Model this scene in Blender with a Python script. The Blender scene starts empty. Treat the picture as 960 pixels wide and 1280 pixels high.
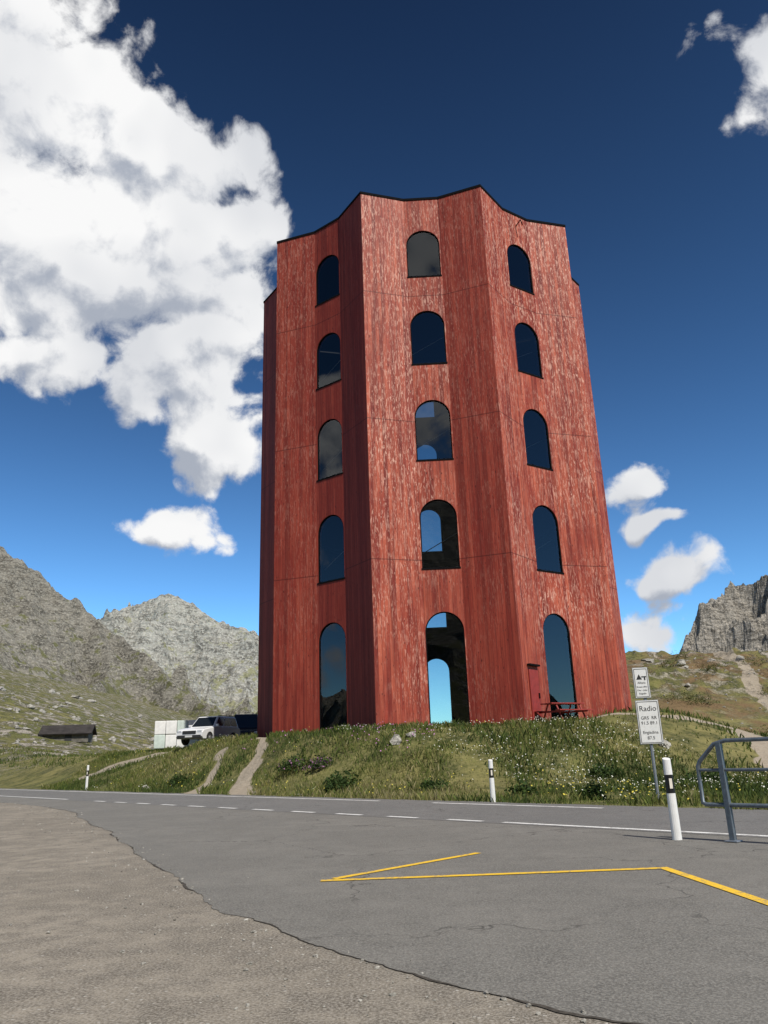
import bpy, bmesh, math, random
import numpy as np
from mathutils import Vector, Matrix
random.seed(7); rng=np.random.default_rng(7)
S=bpy.context.scene
D2=bpy.data
def link(o):
    S.collection.objects.link(o); return o
def empty(name,loc=(0,0,0),rz=0):
    o=D2.objects.new(name,None); o.location=loc; o.rotation_euler=(0,0,rz); o.empty_display_size=.3
    return link(o)
def mesh_obj(name,verts,faces,mat=None,parent=None,smooth=False):
    me=D2.meshes.new(name); me.from_pydata([tuple(v) for v in verts],[],[tuple(f) for f in faces]); me.update()
    o=D2.objects.new(name,me); link(o)
    if mat: me.materials.append(mat)
    if smooth:
        for p in me.polygons: p.use_smooth=True
    if parent: o.parent=parent
    return o
def np_mesh(name,V,F,mat=None,smooth=False):
    V=np.asarray(V,dtype=np.float32); F=np.asarray(F,dtype=np.int32); n=F.shape[1]
    me=D2.meshes.new(name); me.vertices.add(len(V)); me.vertices.foreach_set('co',V.ravel())
    me.loops.add(F.size); me.loops.foreach_set('vertex_index',F.ravel())
    me.polygons.add(len(F)); me.polygons.foreach_set('loop_start',np.arange(0,F.size,n,dtype=np.int32))
    me.polygons.foreach_set('loop_total',np.full(len(F),n,dtype=np.int32))
    me.polygons.foreach_set('use_smooth',np.full(len(F),smooth))
    me.update(calc_edges=True); me.validate()
    if mat: me.materials.append(mat)
    return link(D2.objects.new(name,me))
def set_col(o,cols,name='Col'):
    a=o.data.color_attributes.new(name,'FLOAT_COLOR','POINT')
    c=np.ones((len(o.data.vertices),4),dtype=np.float32); c[:,:3]=cols; a.data.foreach_set('color',c.ravel())
# ---------- numpy noise
T=rng.random((256,256))
def vn(x,y,o=0):
    x=np.asarray(x,float)+o*17.3; y=np.asarray(y,float)+o*31.7
    xi=np.floor(x).astype(int); yi=np.floor(y).astype(int); fx=x-xi; fy=y-yi
    fx=fx*fx*fx*(fx*(fx*6-15)+10); fy=fy*fy*fy*(fy*(fy*6-15)+10)
    a=T[xi&255,yi&255]; b=T[(xi+1)&255,yi&255]; c=T[xi&255,(yi+1)&255]; d=T[(xi+1)&255,(yi+1)&255]
    return a*(1-fx)*(1-fy)+b*fx*(1-fy)+c*(1-fx)*fy+d*fx*fy
def rot(x,y,a): return x*math.cos(a)-y*math.sin(a), x*math.sin(a)+y*math.cos(a)
def fbm(x,y,oc=5,g=.5,o=0):
    s=0;a=1;t=0
    for i in range(oc):
        s=s+a*(vn(x,y,o+i)-.5); t+=a; a*=g; x,y=rot(x*2.03,y*2.03,.6)
    return s/t*2
def ridged(x,y,oc=6,g=.5,o=0):
    s=0;a=1;t=0;w=1
    for i in range(oc):
        n=1-np.abs(2*vn(x,y,o+i)-1); n=n*n
        s=s+a*n*w; w=np.clip(n*1.6,0,1); t+=a; a*=g; x,y=rot(x*2.07,y*2.07,.7)
    return s/t
def ss(x,a,b):
    t=np.clip((x-a)/(b-a),0,1); return t*t*(3-2*t)
TC=(3.6,54.85)
def droad(x,y): return (y+1.13*x-28.1)/1.51
def gz(x,y):
    x=np.asarray(x,float); y=np.asarray(y,float)
    d=droad(x,y); rho=np.hypot(x-TC[0],y-TC[1])
    m=(2.95+.45*ss(x,6,16))*(1-ss(rho,14,25))*ss(d,0,7)
    m=np.minimum(m,(2.68+.75*ss(x,7,15)))
    l=2.3*ss(d,0,9)*(1-ss(x,-8,6))
    z=np.maximum(m,l)
    back=1.6*ss(d,8,45)*ss(x,5,25)
    hill=11.2*ss(y-.15*x,58,100)*ss(x,-2,27)
    z=z+np.where(rho<17,0,ss(rho,17,24))*back+hill*(1-.5*ss(y,125,240))
    z=z+ss(y,50,140)*.31*np.clip(-x-35,0,120)
    bump=fbm(x*.12,y*.12,4,.5,3)*1.0+fbm(x*.7,y*.7,3,.5,9)*.18
    far=ss(y,75,130)*np.clip(np.abs(x-0)/30,0,1)
    rough=(ridged(x*.16,y*.16,5,.55,13)-.35)*1.6*ss(hill,2,7)
    z=z+(bump*(.12*ss(d,1,6)+ .9*far*ss(np.abs(x),20,50)+.35*ss(hill,1,6))+rough)*ss(np.maximum(rho,0),15,20)
    z=z+fbm(x*.9,y*.9,3,.5,5)*.12*ss(d,.5,3)
    return np.where(d<0,-.03,z-.03)
def gzs(x,y): return float(gz(np.array([x]),np.array([y]))[0])
# ---------- materials
class NT:
    def __init__(s,nt): s.nt=nt; s.L=nt.links
    def n(s,t,**k):
        nd=s.nt.nodes.new(t)
        for a,b in k.items(): setattr(nd,a,b)
        return nd
    def put(s,sock,v):
        if v is None: return
        if isinstance(v,bpy.types.NodeSocket): s.L.new(v,sock)
        else:
            if sock.type=='RGBA' and len(v)==3: v=(*v,1)
            sock.default_value=v
    def m(s,op,a,b=None,c=None,clamp=False):
        nd=s.n('ShaderNodeMath',operation=op,use_clamp=clamp)
        for i,v in enumerate((a,b,c)): s.put(nd.inputs[i],v)
        return nd.outputs[0]
    def v(s,op,a,b=None,scale=None):
        nd=s.n('ShaderNodeVectorMath',operation=op); s.put(nd.inputs[0],a)
        if b is not None: s.put(nd.inputs[1],b)
        if scale is not None: s.put(nd.inputs['Scale'],scale)
        return nd.outputs['Value'] if op in('LENGTH','DOT_PRODUCT','DISTANCE') else nd.outputs[0]
    def noise(s,vec,scale,detail=5,rough=.55,dist=0,out='Fac'):
        nd=s.n('ShaderNodeTexNoise'); s.put(nd.inputs['Vector'],vec)
        nd.inputs['Scale'].default_value=scale; nd.inputs['Detail'].default_value=detail
        nd.inputs['Roughness'].default_value=rough; nd.inputs['Distortion'].default_value=dist
        return nd.outputs[out]
    def vor(s,vec,scale,feature='F1',out='Distance'):
        nd=s.n('ShaderNodeTexVoronoi',feature=feature); s.put(nd.inputs['Vector'],vec); nd.inputs['Scale'].default_value=scale
        return nd.outputs[out]
    def mix(s,f,a,b,bt='MIX'):
        nd=s.n('ShaderNodeMix',data_type='RGBA',blend_type=bt); s.put(nd.inputs[0],f); s.put(nd.inputs[6],a); s.put(nd.inputs[7],b)
        return nd.outputs[2]
    def mr(s,v,a,b,c=0,d=1,smooth=False):
        nd=s.n('ShaderNodeMapRange'); nd.interpolation_type='SMOOTHSTEP' if smooth else 'LINEAR'
        s.put(nd.inputs[0],v)
        for i,q in enumerate((a,b,c,d)): s.put(nd.inputs[i+1],q)
        return nd.outputs[0]
def newmat(name):
    m=D2.materials.new(name); m.use_nodes=True; m.node_tree.nodes.clear(); N=NT(m.node_tree)
    b=N.n('ShaderNodeBsdfPrincipled'); o=N.n('ShaderNodeOutputMaterial'); N.L.new(b.outputs[0],o.inputs[0])
    return m,N,b,o
def bump(N,b,h,st=.3,dist=.02):
    nd=N.n('ShaderNodeBump'); nd.inputs['Strength'].default_value=st; nd.inputs['Distance'].default_value=dist
    N.put(nd.inputs['Height'],h); N.L.new(nd.outputs[0],b.inputs['Normal'])
def simple(name,col,rough=.5,metal=0,var=.12,scale=8,spec=.5):
    m,N,b,o=newmat(name); tc=N.n('ShaderNodeTexCoord').outputs['Object']
    f=N.noise(tc,scale,3,.6)
    c=N.mix(N.mr(f,.3,.7),tuple(x*(1-var) for x in col),tuple(min(1,x*(1+var)) for x in col))
    N.put(b.inputs['Base Color'],c); b.inputs['Roughness'].default_value=rough; b.inputs['Metallic'].default_value=metal
    b.inputs['Specular IOR Level'].default_value=spec
    return m
def pos(N): return N.n('ShaderNodeNewGeometry').outputs['Position']
def asphalt(name,col,pcol):
    m,N,b,o=newmat(name); p=pos(N)
    big=N.noise(p,.35,4,.6); med=N.noise(p,2.2,4,.65); fine=N.noise(p,48,2,.7); mid=N.noise(p,14,2,.7)
    vo=N.vor(p,60)
    c=N.mix(N.mr(big,.38,.62),col,pcol)
    c=N.mix(N.mr(med,.38,.66,0,.6),c,tuple(x*.66 for x in col))
    c=N.mix(N.mr(mid,.45,.75,0,.6),c,tuple(x*1.5 for x in col))
    c=N.mix(N.mr(fine,.42,.66,0,.8),c,tuple(x*2.1 for x in col))
    c=N.mix(N.mr(vo,.0,.4,.7,0),c,tuple(x*.40 for x in col))
    pw=N.v('ADD',p,N.v('SCALE',N.noise(p,1.3,3,.6,0,'Color'),scale=1.2)); e=N.vor(pw,.22,'DISTANCE_TO_EDGE')
    cr=N.m('MULTIPLY',N.mr(e,0,.005,1,0),N.mr(big,.42,.55))
    c=N.mix(N.m('MULTIPLY',cr,.8),c,(.03,.028,.025))
    N.put(b.inputs['Base Color'],c); b.inputs['Roughness'].default_value=.85; b.inputs['Specular IOR Level'].default_value=.3
    bump(N,b,fine,.5,.006); return m
M_asph=asphalt('asphalt_mat',(.125,.119,.106),(.175,.165,.146))
M_road=asphalt('road_asphalt_mat',(.115,.112,.106),(.15,.144,.135))
def gravelm():
    m,N,b,o=newmat('gravel_mat'); p=pos(N)
    big=N.noise(p,.45,4,.65); med=N.noise(p,2.4,5,.7); fine=N.noise(p,45,2,.7)
    vo=N.vor(p,38); v3=N.vor(p,11)
    c=N.mix(N.mr(big,.40,.60),(.165,.143,.112),(.27,.235,.185))
    c=N.mix(N.mr(med,.42,.60,0,.85),c,(.115,.10,.08))
    c=N.mix(N.mr(fine,.42,.62,0,.75),c,(.36,.325,.275))
    c=N.mix(N.mr(vo,.0,.42,.75,0),c,(.07,.06,.045))
    st=N.m('MULTIPLY',N.mr(v3,.12,.18,1,0),N.mr(N.noise(p,1.1,2,.6),.46,.54))
    c=N.mix(st,c,(.40,.37,.32))
    N.put(b.inputs['Base Color'],c); b.inputs['Roughness'].default_value=.95; b.inputs['Specular IOR Level'].default_value=.2
    bump(N,b,N.m('ADD',N.m('ADD',fine,N.m('MULTIPLY',med,2)),st),.6,.015); return m
M_gravel=gravelm()
def groundm():
    m,N,b,o=newmat('alpine_ground_mat'); p=pos(N)
    at=N.n('ShaderNodeAttribute'); at.attribute_name='Col'; sp=N.n('ShaderNodeSeparateColor'); N.L.new(at.outputs['Color'],sp.inputs[0])
    a=N.noise(p,.09,4,.6); f=N.noise(p,.55,6,.72); ff=N.noise(p,5,3,.7)
    c=N.mix(N.mr(a,.4,.6),(.12,.128,.038),(.20,.18,.068))
    c=N.mix(N.mr(f,.40,.60),c,(.050,.058,.020))
    c=N.mix(N.mr(ff,.45,.75,0,.7),c,(.25,.215,.10))
    rn=N.noise(p,.35,7,.78)
    rk=N.m('MULTIPLY',N.mr(rn,.49,.56,smooth=True),sp.outputs[1])
    c=N.mix(rk,c,N.mix(N.mr(ff,.35,.6),(.12,.105,.085),(.40,.36,.30)))
    c=N.mix(N.m('MULTIPLY',N.mr(N.noise(p,.2,5,.7),.45,.58),sp.outputs[2]),c,(.17,.115,.06))
    pf=N.mr(N.m('ADD',sp.outputs[0],N.m('MULTIPLY',N.m('SUBTRACT',f,.5),.6)),.4,.6,smooth=True)
    c=N.mix(pf,c,N.mix(ff,(.22,.18,.13),(.40,.35,.28)))
    N.put(b.inputs['Base Color'],c); b.inputs['Roughness'].default_value=.95; b.inputs['Specular IOR Level'].default_value=.15
    bump(N,b,N.m('ADD',f,N.m('MULTIPLY',rk,.5)),.8,.4); return m
M_ground=groundm()
def rockm(name,scale,rock1,rock2,green,gz0,gz1,bd,gth=.5):
    m,N,b,o=newmat(name); g=N.n('ShaderNodeNewGeometry'); p=g.outputs['Position']
    ps=N.v('MULTIPLY',p,(scale,scale,scale)); strat=N.v('MULTIPLY',p,(scale*.7,scale*.7,scale*1.8))
    n1=N.noise(ps,1,5,.7); n2=N.noise(strat,6,6,.75); n3=N.noise(ps,26,4,.72)
    c=N.mix(N.mr(n1,.38,.62),rock1,rock2)
    c=N.mix(N.mr(n2,.47,.58,0,.8),c,tuple(x*.36 for x in rock1))
    c=N.mix(N.mr(n3,.48,.60,0,.75),c,tuple(min(1,x*1.4) for x in rock2))
    sx=N.n('ShaderNodeSeparateXYZ'); N.L.new(p,sx.inputs[0]); sn=N.n('ShaderNodeSeparateXYZ'); N.L.new(g.outputs['True Normal'],sn.inputs[0])
    hf=N.mr(sx.outputs[2],gz0,gz1,1,0)
    gf=N.m('ADD',N.m('ADD',N.m('MULTIPLY',hf,.5),N.m('MULTIPLY',sn.outputs[2],.35)),N.m('MULTIPLY',N.m('SUBTRACT',N.noise(ps,4,6,.75),.5),2.4))
    c=N.mix(N.mr(gf,gth,gth+.14,0,.85,True),c,N.mix(n3,green,tuple(x*2.0 for x in green)))
    N.put(b.inputs['Base Color'],c); b.inputs['Roughness'].default_value=.95; b.inputs['Specular IOR Level'].default_value=.1
    bump(N,b,N.m('ADD',n1,n2),.8,bd); return m
M_mtL=rockm('mountain_rock_mat',.03,(.19,.175,.142),(.29,.27,.225),(.095,.097,.038),10,110,5,.56)
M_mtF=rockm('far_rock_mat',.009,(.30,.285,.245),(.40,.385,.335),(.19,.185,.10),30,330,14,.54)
M_crag=rockm('crag_rock_mat',.05,(.24,.22,.185),(.37,.34,.29),(.13,.12,.05),5,45,2.5,.75)
M_boul=rockm('boulder_mat',.5,(.22,.21,.18),(.38,.36,.32),(.2,.2,.12),-50,-10,.05,.9)
def woodm():
    m,N,b,o=newmat('red_timber_mat'); uv=N.n('ShaderNodeUVMap').outputs[0]
    sx=N.n('ShaderNodeSeparateXYZ'); N.L.new(uv,sx.inputs[0]); u,v=sx.outputs[0],sx.outputs[1]
    at=N.n('ShaderNodeAttribute'); at.attribute_name='Col'; sp=N.n('ShaderNodeSeparateColor'); N.L.new(at.outputs['Color'],sp.inputs[0]); sunside=sp.outputs[0]  # per-facet sun-facing factor, paints lit and shaded sides into the boards
    pu=N.m('DIVIDE',u,.235); pid=N.m('FLOOR',pu); fr=N.m('FRACT',pu)
    wn=N.n('ShaderNodeTexWhiteNoise',noise_dimensions='1D'); N.put(wn.inputs['W'],pid); r=wn.outputs['Value']
    def st(a,bb,k=0,off=37):
        cx=N.n('ShaderNodeCombineXYZ'); N.put(cx.inputs[0],N.m('MULTIPLY',u,a)); N.put(cx.inputs[1],N.m('ADD',N.m('MULTIPLY',v,bb),N.m('MULTIPLY',r,off))); cx.inputs[2].default_value=k; return cx.outputs[0]
    grain=N.noise(st(16,.5),1,3,.65); fl=N.noise(st(8,1.0,3),1,4,.72); fl2=N.noise(st(13,2.2,9),1,2,.65)
    patch=N.noise(st(.5,.16,5,2),1,3,.65); weather=N.noise(st(.20,.13,15,0),1,3,.65); streak=N.noise(st(2.2,.07,33,5),1,3,.6)
    c=N.mix(r,(.235,.032,.022),(.36,.060,.037))
    c=N.mix(N.mr(grain,.38,.66,0,.75),c,(.14,.016,.012))
    c=N.mix(N.m('MULTIPLY',N.mr(patch,.38,.62,0,.8),sunside),c,(.52,.125,.070))
    c=N.mix(N.mr(streak,.49,.62,0,.65),c,(.13,.018,.014))
    wt=N.m('MULTIPLY',N.mr(N.m('ADD',N.m('MULTIPLY',weather,1.0),N.mr(v,4,34,0,.20)),.46,.72,.10,1),sunside)  # worn flecks, thinned on facets turned from the sun as painted shade
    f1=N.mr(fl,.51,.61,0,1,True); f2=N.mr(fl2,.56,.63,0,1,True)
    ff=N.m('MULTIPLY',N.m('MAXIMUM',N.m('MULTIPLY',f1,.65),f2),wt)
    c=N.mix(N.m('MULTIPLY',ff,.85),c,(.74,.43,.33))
    dk=N.noise(st(11,3,21),1,2,.6); c=N.mix(N.mr(dk,.64,.70,0,.85,True),c,(.06,.012,.01))
    gap=N.m('MAXIMUM',N.mr(fr,0,.07,1,0),N.mr(fr,.93,1,0,1))
    c=N.mix(N.m('MULTIPLY',gap,.65),c,(.07,.01,.008))
    seam=None
    for z in (12.2,21.0,29.9):
        q=N.mr(N.m('ABSOLUTE',N.m('SUBTRACT',v,z)),.015,.045,1,0); seam=q if seam is None else N.m('MAXIMUM',seam,q)
    c=N.mix(N.m('MULTIPLY',seam,.65),c,(.06,.010,.008))
    gb=N.mr(v,2.5,7,.6,0); c=N.mix(N.m('MULTIPLY',gb,N.mr(grain,.3,.7)),c,(.16,.025,.02))
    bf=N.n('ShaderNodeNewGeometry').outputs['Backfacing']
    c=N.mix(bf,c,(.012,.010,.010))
    N.put(b.inputs['Base Color'],c); b.inputs['Roughness'].default_value=.6; b.inputs['Specular IOR Level'].default_value=.2
    bump(N,b,N.m('SUBTRACT',N.m('MULTIPLY',grain,.4),gap),.35,.003); return m
M_wood=woodm()
M_black=simple('black_metal_mat',(.008,.008,.009),.9,spec=.05)
M_redp=simple('red_paint_mat',(.27,.032,.024),.6,scale=3,var=.25)
def glassm():
    m,N,b,o=newmat('window_glass_mat'); N.nt.nodes.remove(b)
    tr=N.n('ShaderNodeBsdfTransparent'); tr.inputs[0].default_value=(.66,.72,.73,1)
    gl=N.n('ShaderNodeBsdfGlossy'); gl.inputs['Roughness'].default_value=.0; gl.inputs['Color'].default_value=(.9,.93,.95,1)
    fr=N.n('ShaderNodeFresnel'); fr.inputs[0].default_value=1.5
    ms=N.n('ShaderNodeMixShader'); N.put(ms.inputs[0],N.m('ADD',fr.outputs[0],.02,clamp=True)); N.L.new(tr.outputs[0],ms.inputs[1]); N.L.new(gl.outputs[0],ms.inputs[2]); N.L.new(ms.outputs[0],o.inputs[0]); return m
M_glass=glassm()
M_white=simple('white_paint_mat',(.74,.74,.72),.45,var=.06)
def paintm(name,col):
    m,N,b,o=newmat(name); p=pos(N)
    w=N.m('ADD',N.m('MULTIPLY',N.noise(p,18,4,.75),.6),N.m('MULTIPLY',N.noise(p,2,3,.6),.4))
    c=N.mix(N.mr(w,.51,.60,0,.75),col,(.17,.16,.14)); c=N.mix(N.mr(N.noise(p,60,2,.7),.5,.7,0,.4),c,(.18,.17,.15))
    N.put(b.inputs['Base Color'],c); b.inputs['Roughness'].default_value=.75; return m
M_wline=paintm('white_road_paint_mat',(.76,.75,.72)); M_yline=paintm('yellow_road_paint_mat',(.85,.52,.02))
def colm(name,rough=.8,trans=.0):
    m,N,b,o=newmat(name); at=N.n('ShaderNodeAttribute'); at.attribute_name='Col'
    N.put(b.inputs['Base Color'],at.outputs['Color']); b.inputs['Roughness'].default_value=rough; b.inputs['Specular IOR Level'].default_value=.2
    if trans:
        t=N.n('ShaderNodeBsdfTranslucent'); N.L.new(at.outputs['Color'],t.inputs[0]); ms=N.n('ShaderNodeMixShader'); ms.inputs[0].default_value=trans
        N.L.new(b.outputs[0],ms.inputs[1]); N.L.new(t.outputs[0],ms.inputs[2]); N.L.new(ms.outputs[0],o.inputs[0])
    return m
M_leaf=colm('foliage_mat',.7,.3); M_flower=colm('petal_mat',.8)

# ---------- ground sheet
def axis(lo,hi,step,ends,g=1.09):
    a=list(np.arange(lo,hi,step)); s=step
    while a[-1]<ends[1]: s*=g; a.append(a[-1]+s)
    s=step
    while a[0]>ends[0]: s*=g; a.insert(0,a[0]-s)
    return np.array(a)
ax=axis(-32,60,.4,(-5000,5000),1.045); ay=axis(8,112,.4,(-5000,7000),1.05)
X,Y=np.meshgrid(ax,ay,indexing='ij'); Zg=gz(X,Y)
nx,ny=X.shape; idx=np.arange(nx*ny).reshape(nx,ny)
F=np.stack([idx[:-1,:-1],idx[1:,:-1],idx[1:,1:],idx[:-1,1:]],-1).reshape(-1,4)
ground=np_mesh('ground',np.stack([X,Y,Zg],-1).reshape(-1,3),F,M_ground,True)
def dist_poly(x,y,P):
    d=np.full(np.shape(x),1e9)
    for (x0,y0),(x1,y1) in zip(P[:-1],P[1:]):
        vx,vy=x1-x0,y1-y0; t=np.clip(((x-x0)*vx+(y-y0)*vy)/(vx*vx+vy*vy),0,1)
        d=np.minimum(d,np.hypot(x-x0-t*vx,y-y0-t*vy))
    return d
paths=[([(-6.6,35.6),(-7.3,38.5),(-7.5,40.5),(-7.0,43),(-7.6,48),(-8.5,52),(-11,58)],.42),([(-9.6,38.7),(-10.0,40.5),(-9.6,42.5),(-9.8,46)],.34),
       ([(11.5,17),(14,24),(16.5,33),(20,46),(29,62),(36,72),(39,85),(42,92),(44,98),(47,112)],.75),([(9,41.6),(13,42.2),(19,45)],.35),([(36,60),(52,74),(70,90)],.6),
       ([(-22,58),(-14,59),(-9,60)],.9)]
def pathmask(x,y):
    m=np.zeros(np.shape(x))
    wob=fbm(x*.5,y*.5,3,.5,71)*.9
    for P,w in paths: m=np.maximum(m,1-ss(dist_poly(x,y,P)+wob*w,w*.6,w*1.5))
    return m
pm=pathmask(X,Y); rockmask=ss(Y,62,100)*ss(np.abs(X+3),18,36); brown=ss(X,14,30)*ss(Y,40,75)
cols=np.zeros((nx*ny,3)); cols[:,0]=pm.ravel(); cols[:,1]=rockmask.ravel(); cols[:,2]=brown.ravel(); set_col(ground,cols)

# ---------- sheets: gravel, asphalt lot, road
def nearY(x): return 20.3-1.12*x
def strip_pts(c0,c1,x0,x1,n,jit=0):
    V=[];F=[]
    for i in range(n+1):
        x=x0+(x1-x0)*i/n
        bx=x; by=c0-1.12*x
        k=(c1-c0)/ (1.12**2+1); ex=bx+k*1.12; ey=by+k
        j=jit*float(fbm(np.array([x*3.]),np.array([2.]),3)[0])
        V+= [(bx,by,0),(ex+j*.7,ey+j*.7,0)]
    for i in range(n): F.append((2*i,2*i+1,2*i+3,2*i+2))
    return V,F
o=mesh_obj('gravel_lot',[(-120,-40,0),(45,-40,0),(45,nearY(45),0),(-70,nearY(-70),0),(-120,nearY(-120),0)],[(0,1,2,3,4)],M_gravel)
V,F=strip_pts(20.2,28.2,-140,45,1400,.25); o=mesh_obj('road',V,F,M_road); o.location.z=.008
B=[(-30,50),(-17.9,37),(-13.5,31.6),(-11.0,28.0),(-9.2,24.0),(-7.27,20.3),(-5.2,16),(-3.51,12.45),(-2.3,9.9),(-1.22,7.78),(-.75,7.1),(-.3,6.54),(.25,5.95),(.747,5.53),(1.17,5.04),(2.5,3.9),(6,2),(10,1)]
pts=[]
for (x0,y0),(x1,y1) in zip(B[:-1],B[1:]):
    L=math.hypot(x1-x0,y1-y0); n=max(2,int(L/.04))
    for i in range(n):
        t=i/n; pts.append((x0+(x1-x0)*t,y0+(y1-y0)*t))
pa=np.array(pts); k_=25; pad=np.pad(pa,((k_,k_),(0,0)),mode='edge'); sm=np.stack([np.convolve(pad[:,i],np.ones(2*k_+1)/(2*k_+1),'valid') for i in (0,1)],-1)
tg=np.gradient(sm,axis=0); tg/=np.linalg.norm(tg,axis=1)[:,None]+1e-9; nr=np.stack([-tg[:,1],tg[:,0]],-1)
jj=fbm(sm[:,0]*.8,sm[:,1]*.8,3,.5,61)*.16+fbm(sm[:,0]*7,sm[:,1]*7,3,.6,65)*.035
pts=[tuple(p) for p in sm+nr*jj[:,None]]
V=[];F=[];inner=[]
for x,y in pts:
    t=(20.5-1.12*x-y)/(1.12**2+1); inner.append((x+t*1.12 if t>0 else x, y+t if t>0 else y))
for (a,b_) in zip(pts,inner): V+=[(a[0],a[1],0),(b_[0],b_[1],0)]
for i in range(len(pts)-1): F.append((2*i,2*i+2,2*i+3,2*i+1))
n0=len(V); V+=[(30,1,0),(30,20.5-33.6,0)]
o=mesh_obj('asphalt_lot',V,F+[(n0-2,n0,n0+1,n0-1)],M_asph); o.location.z=.004
V=[];F=[]
ww=.001+.022*vn(sm[:,0]*3,sm[:,1]*3,4)*ss(vn(sm[:,0]*1.1,sm[:,1]*1.1,6),.35,.75)
for (x,y),n_,w_ in zip(pts,nr,ww): V+=[(x-n_[0]*w_,y-n_[1]*w_,0),(x+n_[0]*w_,y+n_[1]*w_,0)]
for i in range(len(pts)-1): F.append((2*i,2*i+2,2*i+3,2*i+1))
M_tar=simple('tar_joint_mat',(.07,.062,.052),.9,var=.4,scale=20,spec=.1)
o=mesh_obj('asphalt_edge_joint',V,F,M_tar); o.location.z=.0065
def line_strip(segs,w,z):
    V=[];F=[]
    for (x0,y0,x1,y1) in segs:
        L=math.hypot(x1-x0,y1-y0); a,b_=-(y1-y0)/L*w/2,(x1-x0)/L*w/2; k=len(V)
        V+=[(x0+a,y0+b_,z),(x1+a,y1+b_,z),(x1-a,y1-b_,z),(x0-a,y0-b_,z)]; F.append((k,k+1,k+2,k+3))
    return V,F
def onl(c,x): return (x,c-1.12*x)
segs=[(*onl(20.55,2.35),*onl(20.55,30))]
x=1.95
while x>-13:
    segs.append((*onl(20.55,x),*onl(20.55,x-.72))); x-=1.4
segs+=[(*onl(20.7,-15),*onl(20.7,-90)),(*onl(26.9,5.3),*onl(26.9,1.2)),(*onl(27.0,-.5),*onl(27.0,-90))]
V,F=line_strip(segs,.17,.012); mesh_obj('white_road_marking',V,F,M_wline)
def poly_line(P,w,z):
    V=[];F=[]
    for i,p in enumerate(P):
        a=Vector(P[max(i-1,0)]);b_=Vector(P[min(i+1,len(P)-1)]);p=Vector(p)
        d1=(p-a).normalized() if i>0 else (b_-p).normalized(); d2=(b_-p).normalized() if i<len(P)-1 else d1
        n=Vector((-(d1+d2).y,(d1+d2).x)).normalized(); k=w/2/max(.35,n.dot(Vector((-d1.y,d1.x))))
        V+=[(*(p+n*k),z),(*(p-n*k),z)]
    for i in range(len(P)-1): F.append((2*i,2*i+1,2*i+3,2*i+2))
    return V,F
V,F=poly_line([(-.96,10.61),(3.39,10.67),(3.57,8.24),(3.75,5.5)],.13,.012); mesh_obj('yellow_road_marking',V,F,M_yline)
V,F=poly_line([(1.265,12.83),(-.80,10.73)],.12,.012); mesh_obj('yellow_road_marking',V,F,M_yline)

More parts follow.
